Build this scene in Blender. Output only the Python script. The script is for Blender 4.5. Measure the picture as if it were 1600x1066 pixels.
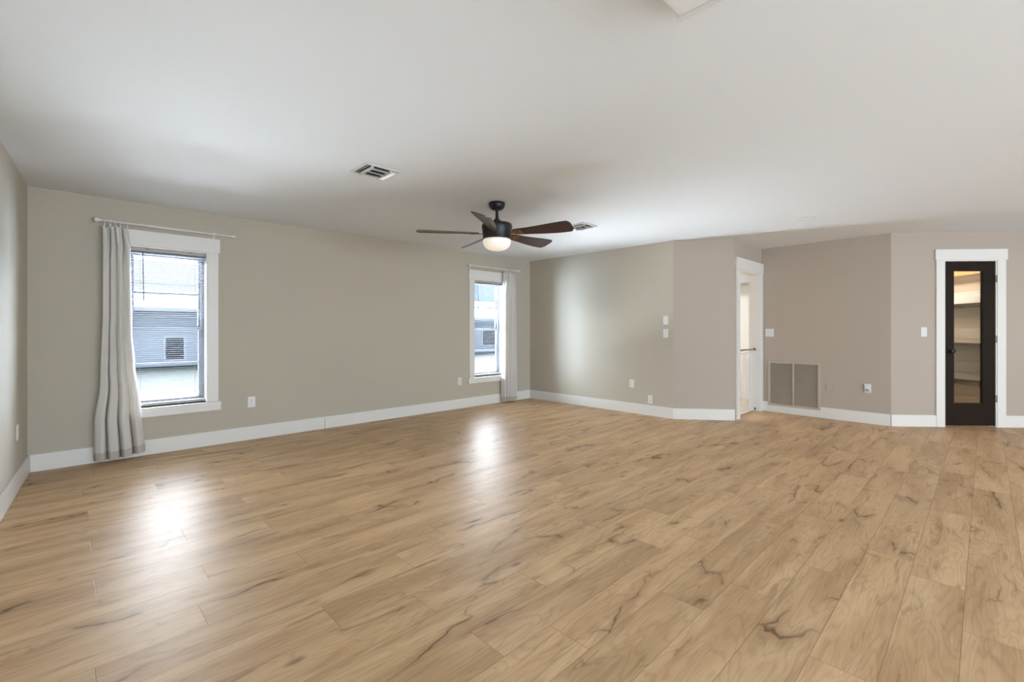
import bpy, bmesh, math, random
from mathutils import Vector, Matrix
random.seed(7)
PI = math.pi
for o in list(bpy.data.objects):
    bpy.data.objects.remove(o)
SC = bpy.context.scene
COL = SC.collection

# ------------------------------------------------------------------ camera
H = 2.44                                   # ceiling height
YAW = math.radians(45.9)
VIEW = Vector((math.cos(YAW), math.sin(YAW), 0))
RIGHT = Vector((VIEW.y, -VIEW.x, 0))
CAM = Vector((-5.946, -5.675, 1.213))
cd = bpy.data.cameras.new('camera')
cam = bpy.data.objects.new('camera', cd)
COL.objects.link(cam)
cam.location = CAM
cam.rotation_euler = (PI / 2, 0, YAW - PI / 2)
cd.sensor_width = 36
cd.lens = 717 / 1600 * 36
cd.shift_y = -17 / 1600
cd.clip_start = 0.02
SC.camera = cam

# ------------------------------------------------------------------ view, world, lights
SKY_STRENGTH = 82.0
P_UP_FILL, C_UP_FILL = 570, (0.91, 1.0, 1.09)
P_SLANT_FILL, C_SLANT_FILL = 230, (0.80, 1.0, 1.25)
P_BACK, P_SIDE, P_RIGHT, P_KITCHEN = 510, 112, 12, 12
C_BACK, C_SIDE, C_RIGHT, C_KITCHEN = (0.83, 1.0, 1.19), (0.76, 1, 1.2), (0.8, 1, 1.2), (1.0, 0.80, 0.55)
SC.view_settings.view_transform = 'Standard'
SC.view_settings.look = 'None'
SC.view_settings.gamma = 1
SC.view_settings.use_curve_mapping = False
SC.view_settings.exposure = 0.0

w = bpy.data.worlds.new('sky')
SC.world = w
w.use_nodes = True
nt = w.node_tree
nt.nodes.clear()
tc = nt.nodes.new('ShaderNodeTexCoord')
sep = nt.nodes.new('ShaderNodeSeparateXYZ')
nt.links.new(tc.outputs['Generated'], sep.inputs[0])
ramp = nt.nodes.new('ShaderNodeValToRGB')
# hazy blue band at the horizon, bright cloud bank above it on the window side, plain dimmer sky on the other
SKY = [(0.0, (0.010, 0.012, 0.009)), (0.495, (0.010, 0.012, 0.010)), (0.505, (0.0055, 0.0070, 0.0085)),
       (0.535, (0.0022, 0.0043, 0.0078)), (0.560, (0.0028, 0.0050, 0.0084)), (0.582, (0.90, 0.95, 1.0)),
       (0.80, (0.86, 0.93, 1.0)), (0.90, (0.15, 0.20, 0.28)), (1.0, (0.10, 0.14, 0.22))]
els = ramp.color_ramp.elements
els[0].position = SKY[0][0]; els[0].color = (*SKY[0][1], 1)
els[1].position = SKY[-1][0]; els[1].color = (*SKY[-1][1], 1)
for p, c in SKY[1:-1]:
    e = els.new(p); e.color = (*c, 1)
mp = nt.nodes.new('ShaderNodeMapRange')
mp.inputs['From Min'].default_value = -1; mp.inputs['From Max'].default_value = 1
nt.links.new(sep.outputs['Z'], mp.inputs['Value'])
nt.links.new(mp.outputs[0], ramp.inputs[0])
bg = nt.nodes.new('ShaderNodeBackground')
bg.inputs['Strength'].default_value = SKY_STRENGTH
side = nt.nodes.new('ShaderNodeMapRange')
side.interpolation_type = 'SMOOTHSTEP'
side.inputs['From Min'].default_value = -0.25; side.inputs['From Max'].default_value = 0.15
nt.links.new(sep.outputs['Y'], side.inputs['Value'])
cmix = nt.nodes.new('ShaderNodeMix'); cmix.data_type = 'RGBA'
cmix.inputs['A'].default_value = (0.026, 0.031, 0.038, 1)
nt.links.new(side.outputs[0], cmix.inputs['Factor'])
# towards the left window the horizon is hidden in white haze, towards the far one it is clear and blue
haze = nt.nodes.new('ShaderNodeMapRange')
haze.interpolation_type = 'SMOOTHSTEP'
haze.inputs['From Min'].default_value = 0.25; haze.inputs['From Max'].default_value = 0.55
nt.links.new(sep.outputs['X'], haze.inputs['Value'])
lift = nt.nodes.new('ShaderNodeMix'); lift.data_type = 'RGBA'; lift.blend_type = 'LIGHTEN'
lift.inputs['Factor'].default_value = 1.0
lift.inputs['B'].default_value = (0.0112, 0.0119, 0.0128, 1)
nt.links.new(ramp.outputs[0], lift.inputs['A'])
hmix = nt.nodes.new('ShaderNodeMix'); hmix.data_type = 'RGBA'
nt.links.new(haze.outputs[0], hmix.inputs['Factor'])
nt.links.new(lift.outputs['Result'], hmix.inputs['A'])
nt.links.new(ramp.outputs[0], hmix.inputs['B'])
nt.links.new(hmix.outputs['Result'], cmix.inputs['B'])
nt.links.new(cmix.outputs['Result'], bg.inputs['Color'])
wo = nt.nodes.new('ShaderNodeOutputWorld')
nt.links.new(bg.outputs[0], wo.inputs['Surface'])


def area_light(name, loc, direction, sx, sy, power, color, spread=180):
    l = bpy.data.lights.new(name, 'AREA')
    l.shape = 'RECTANGLE'; l.size = sx; l.size_y = sy
    l.energy = power; l.color = color
    l.spread = math.radians(spread)
    o = bpy.data.objects.new(name, l)
    COL.objects.link(o)
    o.location = loc
    o.rotation_euler = Vector(direction).to_track_quat('-Z', 'Y').to_euler()
    return o


# fill lamps added at the closed back and side walls behind the camera,
# tilted up to brighten the ceiling
area_light('back_fill', (-3.4, -12.85, 1.15), (0, 1, 0.35), 6.4, 2.1, P_BACK, C_BACK)
area_light('left_fill', (-6.5, -8.2, 1.15), (1, 0, 0.5), 3.0, 2.1, P_SIDE, C_SIDE)
area_light('right_fill', (3.15, -8.2, 1.3), (-1, 0, 0.5), 2.4, 1.8, P_RIGHT, C_RIGHT)
# kitchen lamp to the right of the camera, warm
area_light('kitchen_lamp', (0.6, -8.0, 2.40), (0, 0, -1), 2.2, 1.6, P_KITCHEN, C_KITCHEN)
# fill lamps added low outside the two windows, thrown up through the blinds
for px, k in ((-5.215, 0.88), (-0.973, 1.55)):
    area_light('window_up_fill', (px, 2.0, -0.12), (0, -1, 0.55), 1.8, 0.55, P_UP_FILL * k, C_UP_FILL, 110)
# fill lamps added outside, falling aslant on the left wall and the far wall
area_light('window_slant_fill', (-3.75, 1.15, 1.15), (-1.0, -0.85, 0.12), 1.0, 1.5, P_SLANT_FILL, C_SLANT_FILL)
area_light('window_slant_fill', (-2.35, 1.15, 1.15), (1.0, -0.85, 0.12), 1.0, 1.5, P_SLANT_FILL * 1.9, C_SLANT_FILL)
# light portals: where the sky enters through the two windows
for px in (-5.215, -0.973):
    o = area_light('window_portal', (px, 0.24, 1.24), (0, -1, 0), 0.66, 1.58, 1, (1, 1, 1))
    o.data.cycles.is_portal = True


# ------------------------------------------------------------------ materials
def lin(c):
    return tuple(((v / 255) / 12.92 if v / 255 <= 0.04045 else ((v / 255 + 0.055) / 1.055) ** 2.4) for v in c)


def mat(name, color, rough=0.5, metal=0.0, spec=0.5, bump=0.0, bscale=60, coat=0.0, emit=None, estr=0.0,
        var=0.0, trans=0.0):
    m = bpy.data.materials.new(name)
    m.use_nodes = True
    n = m.node_tree
    b = n.nodes['Principled BSDF']
    b.inputs['Base Color'].default_value = (*color, 1)
    b.inputs['Roughness'].default_value = rough
    b.inputs['Metallic'].default_value = metal
    b.inputs['Specular IOR Level'].default_value = spec
    b.inputs['Coat Weight'].default_value = coat
    b.inputs['Coat Roughness'].default_value = 0.15
    if emit:
        b.inputs['Emission Color'].default_value = (*emit, 1)
        b.inputs['Emission Strength'].default_value = estr
    tcn = n.nodes.new('ShaderNodeTexCoord')
    nz = n.nodes.new('ShaderNodeTexNoise')
    nz.inputs['Scale'].default_value = bscale
    nz.inputs['Detail'].default_value = 3
    n.links.new(tcn.outputs['Object'], nz.inputs['Vector'])
    if bump:
        bp = n.nodes.new('ShaderNodeBump')
        bp.inputs['Strength'].default_value = bump
        bp.inputs['Distance'].default_value = 0.002
        n.links.new(nz.outputs['Fac'], bp.inputs['Height'])
        n.links.new(bp.outputs[0], b.inputs['Normal'])
    if var:
        mx = n.nodes.new('ShaderNodeMix'); mx.data_type = 'RGBA'
        mx.inputs['A'].default_value = (*[c * (1 - var) for c in color], 1)
        mx.inputs['B'].default_value = (*[min(1, c * (1 + var)) for c in color], 1)
        n.links.new(nz.outputs['Fac'], mx.inputs['Factor'])
        n.links.new(mx.outputs['Result'], b.inputs['Base Color'])
    return m


def glass_mat(name, tint=(1, 1, 1), ior=1.45):
    m = bpy.data.materials.new(name)
    m.use_nodes = True
    n = m.node_tree
    n.nodes.clear()
    out = n.nodes.new('ShaderNodeOutputMaterial')
    tr = n.nodes.new('ShaderNodeBsdfTransparent'); tr.inputs[0].default_value = (*tint, 1)
    gl = n.nodes.new('ShaderNodeBsdfGlossy'); gl.inputs['Roughness'].default_value = 0.02
    fr = n.nodes.new('ShaderNodeFresnel'); fr.inputs[0].default_value = ior
    mx = n.nodes.new('ShaderNodeMixShader')
    n.links.new(fr.outputs[0], mx.inputs[0]); n.links.new(tr.outputs[0], mx.inputs[1]); n.links.new(gl.outputs[0], mx.inputs[2])
    n.links.new(mx.outputs[0], out.inputs[0])
    return m


def cloth_mat(name, color):
    m = mat(name, color, 0.9, spec=0.1, bump=0.25, bscale=420)
    n = m.node_tree
    b = n.nodes['Principled BSDF']
    out = n.nodes['Material Output']
    t = n.nodes.new('ShaderNodeBsdfTranslucent'); t.inputs[0].default_value = (*color, 1)
    mx = n.nodes.new('ShaderNodeMixShader'); mx.inputs[0].default_value = 0.22
    n.links.new(b.outputs[0], mx.inputs[1]); n.links.new(t.outputs[0], mx.inputs[2])
    n.links.new(mx.outputs[0], out.inputs[0])
    return m


def wood_floor_mat():
    m = bpy.data.materials.new('oak_laminate')
    m.use_nodes = True
    n = m.node_tree
    L = n.links
    b = n.nodes['Principled BSDF']

    def N(t, **k):
        x = n.nodes.new(t)
        for a, v in k.items():
            setattr(x, a, v)
        return x

    def math_(op, a, bb=None, clamp=False):
        x = N('ShaderNodeMath', operation=op, use_clamp=clamp)
        for i, v in enumerate((a, bb)):
            if v is None: continue
            if isinstance(v, (int, float)): x.inputs[i].default_value = v
            else: L.new(v, x.inputs[i])
        return x.outputs[0]

    def sstep(v, lo, hi):
        x = N('ShaderNodeMapRange', interpolation_type='SMOOTHSTEP')
        L.new(v, x.inputs['Value'])
        x.inputs['From Min'].default_value = lo; x.inputs['From Max'].default_value = hi
        return x.outputs[0]

    def mix(f, a, bb, mode='MIX'):
        x = N('ShaderNodeMix', data_type='RGBA', blend_type=mode)
        if isinstance(f, (int, float)): x.inputs['Factor'].default_value = f
        else: L.new(f, x.inputs['Factor'])
        for s, v in (('A', a), ('B', bb)):
            if isinstance(v, tuple): x.inputs[s].default_value = (*v, 1)
            else: L.new(v, x.inputs[s])
        return x.outputs['Result']

    uv = N('ShaderNodeUVMap'); uv.uv_map = 'plank'
    su = N('ShaderNodeSeparateXYZ'); L.new(uv.outputs[0], su.inputs[0])
    at = N('ShaderNodeAttribute'); at.attribute_name = 'rnd'
    rs = N('ShaderNodeSeparateXYZ'); L.new(at.outputs['Vector'], rs.inputs[0])
    r1, r2, r3 = rs.outputs
    u, v = su.outputs[0], su.outputs[1]
    uo = math_('ADD', u, math_('MULTIPLY', r1, 53.0))
    vo = math_('ADD', v, math_('MULTIPLY', r2, 17.0))

    def coord(a, c, z=0.0):
        x = N('ShaderNodeCombineXYZ')
        L.new(math_('MULTIPLY', uo, a), x.inputs[0]); L.new(math_('MULTIPLY', vo, c), x.inputs[1])
        x.inputs[2].default_value = z
        return x.outputs[0]

    def noise(a, c, detail=4, rough=0.55, dist=0.0, z=0.0):
        x = N('ShaderNodeTexNoise')
        L.new(coord(a, c, z), x.inputs['Vector'])
        x.inputs['Scale'].default_value = 1.0
        x.inputs['Detail'].default_value = detail; x.inputs['Roughness'].default_value = rough
        x.inputs['Distortion'].default_value = dist
        return x

    big = noise(1.1, 7.0, 3, 0.5, 0.4)
    col = mix(sstep(big.outputs['Fac'], 0.3, 0.7), FLOOR_D, FLOOR_L)
    # growth rings: contour lines of a stretched noise
    ring = noise(1.3, 8.5, 2, 0.45, 0.3, 3.3)
    rr = math_('PINGPONG', math_('MULTIPLY', ring.outputs['Fac'], 16.0), 0.5)
    col = mix(math_('MULTIPLY', math_('SUBTRACT', 1.0, sstep(rr, 0.0, 0.3)), 0.16), col, (0.17, 0.095, 0.045))
    # fine fibres
    fib = noise(7.0, 230.0, 3, 0.6)
    col = mix(math_('MULTIPLY', sstep(fib.outputs['Fac'], 0.45, 0.75), 0.22), col, (0.22, 0.13, 0.065))
    pale = noise(4.0, 90.0, 2, 0.5, 0, 7.7)
    col = mix(math_('MULTIPLY', sstep(pale.outputs['Fac'], 0.55, 0.8), 0.22), col, (0.80, 0.63, 0.44))
    # smoky streaks
    smoke = noise(2.3, 17.0, 4, 0.6, 0.7, 11.0)
    col = mix(math_('MULTIPLY', sstep(smoke.outputs['Fac'], 0.55, 0.74), 0.46), col, (0.16, 0.085, 0.04))
    # cracks branching out of knots
    wob = noise(5.0, 12.0, 2, 0.5, 0.0, 2.0)
    vm = N('ShaderNodeVectorMath', operation='MULTIPLY_ADD')
    L.new(wob.outputs['Color'], vm.inputs[0]); vm.inputs[1].default_value = (0.45, 0.45, 0.0); L.new(coord(1.35, 4.2, 0), vm.inputs[2])
    vor = N('ShaderNodeTexVoronoi', feature='DISTANCE_TO_EDGE'); vor.inputs['Scale'].default_value = 1.0
    L.new(vm.outputs[0], vor.inputs['Vector'])
    mask = noise(1.7, 5.0, 2, 0.5, 0.0, 5.0)
    mk = sstep(mask.outputs['Fac'], 0.52, 0.68)
    crack = math_('MULTIPLY', math_('SUBTRACT', 1.0, sstep(vor.outputs['Distance'], 0.003, 0.024)), mk)
    halo = math_('MULTIPLY', math_('SUBTRACT', 1.0, sstep(vor.outputs['Distance'], 0.01, 0.13)), mk)
    col = mix(math_('MULTIPLY', halo, 0.30), col, (0.17, 0.09, 0.04))
    col = mix(math_('MULTIPLY', crack, 0.72), col, (0.075, 0.038, 0.018))
    # knots
    vk = N('ShaderNodeTexVoronoi', feature='F1'); vk.inputs['Scale'].default_value = 1.0
    vm2 = N('ShaderNodeVectorMath', operation='MULTIPLY_ADD')
    L.new(wob.outputs['Color'], vm2.inputs[0]); vm2.inputs[1].default_value = (0.18, 0.18, 0.0); L.new(coord(2.6, 5.5, 0), vm2.inputs[2])
    L.new(vm2.outputs[0], vk.inputs['Vector'])
    kr = N('ShaderNodeSeparateColor'); L.new(vk.outputs['Color'], kr.inputs[0])
    kon = math_('GREATER_THAN', kr.outputs[0], 0.62)
    knot = math_('MULTIPLY', math_('SUBTRACT', 1.0, sstep(vk.outputs['Distance'], 0.02, 0.14)), kon)
    col = mix(math_('MULTIPLY', knot, 0.62), col, (0.10, 0.05, 0.022))
    # each plank a little lighter or darker
    g = math_('ADD', 0.92, math_('MULTIPLY', r3, 0.14))
    hv = N('ShaderNodeHueSaturation'); L.new(col, hv.inputs['Color']); L.new(g, hv.inputs['Value'])
    col = hv.outputs[0]
    # bevelled seams
    ev = math_('MINIMUM', v, math_('SUBTRACT', PLANK_W, v))
    eu = math_('MINIMUM', u, math_('SUBTRACT', PLANK_L, u))
    edge = math_('MINIMUM', ev, eu)
    sm = math_('SUBTRACT', 1.0, sstep(edge, 0.0004, 0.0022))
    col = mix(math_('MULTIPLY', sm, 0.55), col, (0.14, 0.08, 0.04))
    L.new(col, b.inputs['Base Color'])
    b.inputs['Specular IOR Level'].default_value = FLOOR_SPEC
    ro = math_('ADD', FLOOR_ROUGH, math_('MULTIPLY', fib.outputs['Fac'], 0.10))
    L.new(ro, b.inputs['Roughness'])
    h = math_('SUBTRACT', math_('MULTIPLY', fib.outputs['Fac'], -0.10), math_('MULTIPLY', sm, 1.0))
    bp = N('ShaderNodeBump'); bp.inputs['Strength'].default_value = 0.35; bp.inputs['Distance'].default_value = 0.0012
    L.new(h, bp.inputs['Height']); L.new(bp.outputs[0], b.inputs['Normal'])
    return m


PLANK_W, PLANK_L = 0.1963, 1.2
FLOOR_D, FLOOR_L = (0.53, 0.335, 0.180), (0.70, 0.475, 0.275)
FLOOR_SPEC, FLOOR_ROUGH = 0.10, 0.37

M = {}
M['wall'] = mat('greige_paint', (0.565, 0.51, 0.418), 0.62, spec=0.3, bump=0.10, bscale=140)
M['wall_warm_lit'] = mat('greige_paint_warm_lit', (0.512, 0.438, 0.368), 0.62, spec=0.3, bump=0.10, bscale=140)  # same greige paint, with the warm light put into its colour
M['ceil'] = mat('ceiling_paint', (0.845, 0.865, 0.885), 0.8, spec=0.2, bump=0.12, bscale=90)
M['trim'] = mat('white_trim_paint', (0.88, 0.855, 0.815), 0.38, bump=0.03, bscale=50)
M['white'] = mat('white_plastic', (0.86, 0.855, 0.83), 0.35, bump=0.02, bscale=50)
M['floor'] = wood_floor_mat()
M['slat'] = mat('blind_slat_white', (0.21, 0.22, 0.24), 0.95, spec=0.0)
M['rail'] = mat('blind_rail_grey', (0.50, 0.46, 0.42), 0.5, bump=0.02)
M['clip'] = mat('clip_grey', (0.30, 0.29, 0.28), 0.4, bump=0.02)
M['wand'] = mat('wand_smoked', (0.10, 0.11, 0.13), 0.25, bump=0.01)
M['vinyl'] = mat('window_vinyl', (0.27, 0.28, 0.30), 0.7, spec=0.1, bump=0.02)
M['cloth'] = cloth_mat('curtain_cloth', (0.88, 0.84, 0.79))
M['hem'] = cloth_mat('curtain_hem', (0.70, 0.65, 0.58))
M['rod'] = mat('rod_white', (0.82, 0.79, 0.75), 0.35, bump=0.02)
M['bronze'] = mat('fan_dark_bronze', (0.022, 0.020, 0.022), 0.38, metal=0.3, bump=0.03)
M['iron'] = mat('fan_blade_iron', (0.22, 0.11, 0.05), 0.35, metal=0.7, bump=0.03)
M['blade'] = mat('mahogany_blade', (0.030, 0.006, 0.008), 0.32, spec=0.35, coat=0.22, bump=0.05, bscale=25, var=0.3)
M['globe'] = mat('frosted_globe', (0.9, 0.88, 0.82), 0.4, emit=(1.0, 0.90, 0.74), estr=0.5, bump=0.01)
M['grille'] = mat('grille_paint', (0.56, 0.48, 0.39), 0.5, bump=0.04)
M['dark'] = mat('duct_dark', (0.05, 0.042, 0.034), 0.8, bump=0.03)
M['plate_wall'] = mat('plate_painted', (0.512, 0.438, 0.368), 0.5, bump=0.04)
M['slot'] = mat('socket_slot', (0.10, 0.095, 0.09), 0.5, bump=0.01)
M['grey_plastic'] = mat('grey_plastic', (0.40, 0.39, 0.37), 0.4, bump=0.02)
M['vent'] = mat('vent_enamel', (0.78, 0.775, 0.75), 0.4, bump=0.02)
M['espresso'] = mat('espresso_door_paint', (0.019, 0.0115, 0.0075), 0.5, spec=0.13, bump=0.04, bscale=30)
M['black'] = mat('black_metal', (0.012, 0.012, 0.013), 0.3, metal=0.4, bump=0.02)
M['nickel'] = mat('hinge_bronze', (0.30, 0.27, 0.24), 0.35, metal=0.8, bump=0.02)
M['glass'] = glass_mat('clear_glass', (0.97, 0.98, 0.98))
M['window_glass'] = glass_mat('coated_window_glass', (0.97, 0.985, 0.99), 1.14)
M['gate'] = mat('gate_white_enamel', (0.82, 0.82, 0.80), 0.3, bump=0.02)
M['gate_grey'] = mat('gate_grey_handle', (0.30, 0.29, 0.28), 0.35, bump=0.02)
M['hall'] = mat('white_room_paint', (0.86, 0.85, 0.83), 0.7, spec=0.2, bump=0.06)
M['shelf'] = mat('dark_stained_shelf', (0.034, 0.021, 0.015), 0.6, spec=0.2, bump=0.06, bscale=30, var=0.25)
M['pine'] = mat('pine_board', (0.62, 0.32, 0.10), 0.45, bump=0.06, bscale=30, var=0.25)
M['ship'] = mat('shiplap_white', (0.66, 0.60, 0.52), 0.6, bump=0.05)
M['box'] = mat('plain_white', (0.93, 0.93, 0.92), 0.6, bump=0.03)
M['grass'] = mat('lawn_grass', (0.0062, 0.0085, 0.005), 0.95, spec=0.1, bump=0.5, bscale=6, var=0.35)
M['siding'] = mat('pale_siding', (0.24, 0.26, 0.30), 0.8, bump=0.1, bscale=8)
M['roofing'] = mat('grey_shingle', (0.055, 0.06, 0.07), 0.9, bump=0.2, bscale=20, var=0.2)
M['house_trim'] = mat('house_white_trim', (0.32, 0.34, 0.37), 0.6, bump=0.05)
M['house_glass'] = mat('house_dark_window', (0.02, 0.022, 0.026), 0.9, spec=0.0, bump=0.01)
M['lens'] = mat('prismatic_lens', (0.92, 0.92, 0.91), 0.3, bump=0.3, bscale=160)


# ------------------------------------------------------------------ mesh building
class MB:
    """collects shapes in one bmesh, linked as one object"""

    def __init__(self):
        self.bm = bmesh.new()

    def box(self, x0, x1, y0, y1, z0, z1, bevel=0.0, rot=None, seg=2):
        t = bmesh.new()
        bmesh.ops.create_cube(t, size=1)
        for v in t.verts:
            v.co = Vector(((v.co.x + .5) * (x1 - x0) + x0, (v.co.y + .5) * (y1 - y0) + y0, (v.co.z + .5) * (z1 - z0) + z0))
        if bevel:
            bmesh.ops.bevel(t, geom=t.edges[:], offset=bevel, segments=seg, affect='EDGES', profile=0.6)
        if rot is not None:
            bmesh.ops.transform(t, matrix=rot, verts=t.verts)
        self._merge(t)
        return self

    def _merge(self, t):
        me = bpy.data.meshes.new('tmp')
        t.to_mesh(me); t.free()
        self.bm.from_mesh(me)
        bpy.data.meshes.remove(me)

    def lathe(self, prof, n=32, mtx=None):
        """prof: list of (r, z) from bottom to top, around Z"""
        t = bmesh.new()
        rings = []
        for r, z in prof:
            if r < 1e-6:
                rings.append([t.verts.new((0, 0, z))])
            else:
                rings.append([t.verts.new((r * math.cos(2 * PI * i / n), r * math.sin(2 * PI * i / n), z)) for i in range(n)])
        for a, b in zip(rings, rings[1:]):
            for i in range(n):
                j = (i + 1) % n
                if len(a) == 1 and len(b) == 1: continue
                if len(a) == 1: t.faces.new((a[0], b[j], b[i]))
                elif len(b) == 1: t.faces.new((a[i], a[j], b[0]))
                else: t.faces.new((a[i], a[j], b[j], b[i]))
        if len(rings[0]) > 1: t.faces.new(rings[0][::-1])
        if len(rings[-1]) > 1: t.faces.new(rings[-1])
        bmesh.ops.recalc_face_normals(t, faces=t.faces)
        if mtx is not None: bmesh.ops.transform(t, matrix=mtx, verts=t.verts)
        self._merge(t)
        return self

    def tube(self, p0, p1, r, n=12, r1=None):
        p0, p1 = Vector(p0), Vector(p1)
        d = p1 - p0
        m = Matrix.Translation(p0) @ d.to_track_quat('Z', 'Y').to_matrix().to_4x4()
        return self.lathe([(r, 0), (r1 or r, d.length)], n, m)

    def torus(self, c, R, r, axis='X', n=20, k=8):
        t = bmesh.new()
        g = []
        for i in range(n):
            a = 2 * PI * i / n
            row = []
            for j in range(k):
                b_ = 2 * PI * j / k
                q = (R + r * math.cos(b_))
                p = (q * math.cos(a), q * math.sin(a), r * math.sin(b_))
                if axis == 'X': p = (p[2], p[0], p[1])
                elif axis == 'Y': p = (p[0], p[2], p[1])
                row.append(t.verts.new(Vector(p) + Vector(c)))
            g.append(row)
        for i in range(n):
            for j in range(k):
                t.faces.new((g[i][j], g[(i + 1) % n][j], g[(i + 1) % n][(j + 1) % k], g[i][(j + 1) % k]))
        bmesh.ops.recalc_face_normals(t, faces=t.faces)
        self._merge(t)
        return self

    def poly(self, pts, thick, mtx=None, bevel=0):
        """outline in XY extruded down by thick"""
        t = bmesh.new()
        top = [t.verts.new((x, y, 0)) for x, y in pts]
        bot = [t.verts.new((x, y, -thick)) for x, y in pts]
        t.faces.new(top); t.faces.new(bot[::-1])
        for i in range(len(pts)):
            j = (i + 1) % len(pts)
            t.faces.new((top[j], top[i], bot[i], bot[j]))
        bmesh.ops.recalc_face_normals(t, faces=t.faces)
        if mtx is not None: bmesh.ops.transform(t, matrix=mtx, verts=t.verts)
        self._merge(t)
        return self

    def build(self, name, material, parent=None, smooth=None):
        me = bpy.data.meshes.new(name)
        self.bm.to_mesh(me); self.bm.free()
        me.materials.append(M[material])
        if smooth is not None:
            me.polygons.foreach_set('use_smooth', [True] * len(me.polygons))
            me.set_sharp_from_angle(angle=math.radians(smooth))
        o = bpy.data.objects.new(name, me)
        COL.objects.link(o)
        if parent: o.parent = parent
        return o


def tag(o, label=None, cat=None, group=None, kind=None):
    for k, v in (('label', label), ('category', cat), ('group', group), ('kind', kind)):
        if v: o[k] = v
    return o


def empty(name, loc, rz=0.0):
    o = bpy.data.objects.new(name, None)
    o.empty_display_size = 0.1
    COL.objects.link(o)
    o.location = loc; o.rotation_euler = (0, 0, rz)
    return o


def struct(mb, name, material, parent=None):
    o = mb.build(name, material, parent)
    if parent is None: o['kind'] = 'structure'
    return o


def copy_tree(o, parent=None):
    c = o.copy(); COL.objects.link(c)
    if parent: c.parent = parent
    for ch in list(o.children): copy_tree(ch, c)
    return c


# walls: each a run from P to Q; local x runs along it (to the right as seen from the room), local -y into the room
class Run:
    def __init__(self, P, Q):
        self.P, self.Q = Vector((*P, 0)), Vector((*Q, 0))
        d = self.Q - self.P
        self.len = d.length
        self.rz = math.atan2(d.y, d.x)
        self.d = d.normalized()
        self.n = Vector((self.d.y, -self.d.x, 0))         # into the room

    def at(self, s, z=0.0, out=0.0):
        p = self.P + self.d * s + self.n * out
        return (p.x, p.y, z)


A0 = (-6.19, 0.0)            # corner by the left window
FRONT = Run(A0, (0.0, 0.0))
LEFT = Run((-6.915, -13.0), A0)
FAR = Run((0.0, 0.0), (0.0, -2.706))
ANG = Run((0.0, -2.706), (0.49, -3.325))
DOORW = Run((0.49, -3.325), (1.59, -3.32))
RETW = Run((1.59, -3.32), (1.52, -4.845))
PAN = Run((1.52, -4.845), (3.30, -6.745))
RIGHTW = Run((3.30, -6.745), (3.30, -13.0))
BACK = Run((3.30, -13.0), (-6.915, -13.0))


def wall(run, name, material, holes=(), thick=0.12, ext0=0.0, ext1=0.0):
    """holes: (s0, s1, z0, z1) sorted along the wall"""
    mb = MB()
    s = -ext0
    for s0, s1, z0, z1 in holes:
        mb.box(s, s0, 0, thick, 0, H)
        if z0 > 0: mb.box(s0, s1, 0, thick, 0, z0)
        mb.box(s0, s1, 0, thick, z1, H)
        s = s1
    mb.box(s, run.len + ext1, 0, thick, 0, H)
    bmesh.ops.remove_doubles(mb.bm, verts=mb.bm.verts[:], dist=1e-5)
    o = struct(mb, name, material)
    o.location = run.at(0); o.rotation_euler = (0, 0, run.rz)
    return o


# ------------------------------------------------------------------ the setting
# floor: laminate planks along the window wall, one face each, and a slab under them
def build_floor():
    bm = bmesh.new()
    uvl = bm.loops.layers.uv.new('plank')
    rl = bm.loops.layers.float_vector.new('rnd')
    offs = {0: -5.45, 1: -5.05, 2: -5.85}
    rng = random.Random(3)
    X0, X1, Y0 = -7.0, 3.6, -13.1
    k = -6
    while True:
        yt = -1.095 - k * PLANK_W
        yb = yt - PLANK_W
        if yt < Y0: break
        base = offs[k % 3]
        if k >= 11: base = {11: -5.53, 12: -5.875, 13: -5.145, 14: -6.01, 15: -5.52}.get(k, base + rng.uniform(-.3, .3))
        elif k < 0: base += rng.uniform(-.1, .1)
        if yb >= -1e-6:
            k += 1; continue
        j = math.floor((X0 - base) / PLANK_L)
        x = base + j * PLANK_L
        while x < X1:
            xa, xb = max(x, X0), min(x + PLANK_L, X1)
            ya, yc = yb, min(yt, 0.0)
            vs = [bm.verts.new(p) for p in ((xa, ya, 0), (xb, ya, 0), (xb, yc, 0), (xa, yc, 0))]
            f = bm.faces.new(vs)
            r = (rng.random(), rng.random(), rng.random())
            for lp in f.loops:
                lp[uvl].uv = (lp.vert.co.x - x, lp.vert.co.y - yb)
                lp[rl] = r
            x += PLANK_L
        k += 1
    me = bpy.data.meshes.new('floor')
    slab = MB().box(X0, X1, Y0, 0.0, -0.12, -0.002)
    me2 = bpy.data.meshes.new('slab'); slab.bm.to_mesh(me2); slab.bm.free()
    bm.from_mesh(me2); bpy.data.meshes.remove(me2)
    bm.to_mesh(me); bm.free()
    me.materials.append(M['floor'])
    o = bpy.data.objects.new('floor', me); COL.objects.link(o)
    o['kind'] = 'structure'


build_floor()
struct(MB().box(-7.2, 4.2, -13.2, 0.25, H, H + 0.12), 'ceiling', 'ceil')

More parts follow.
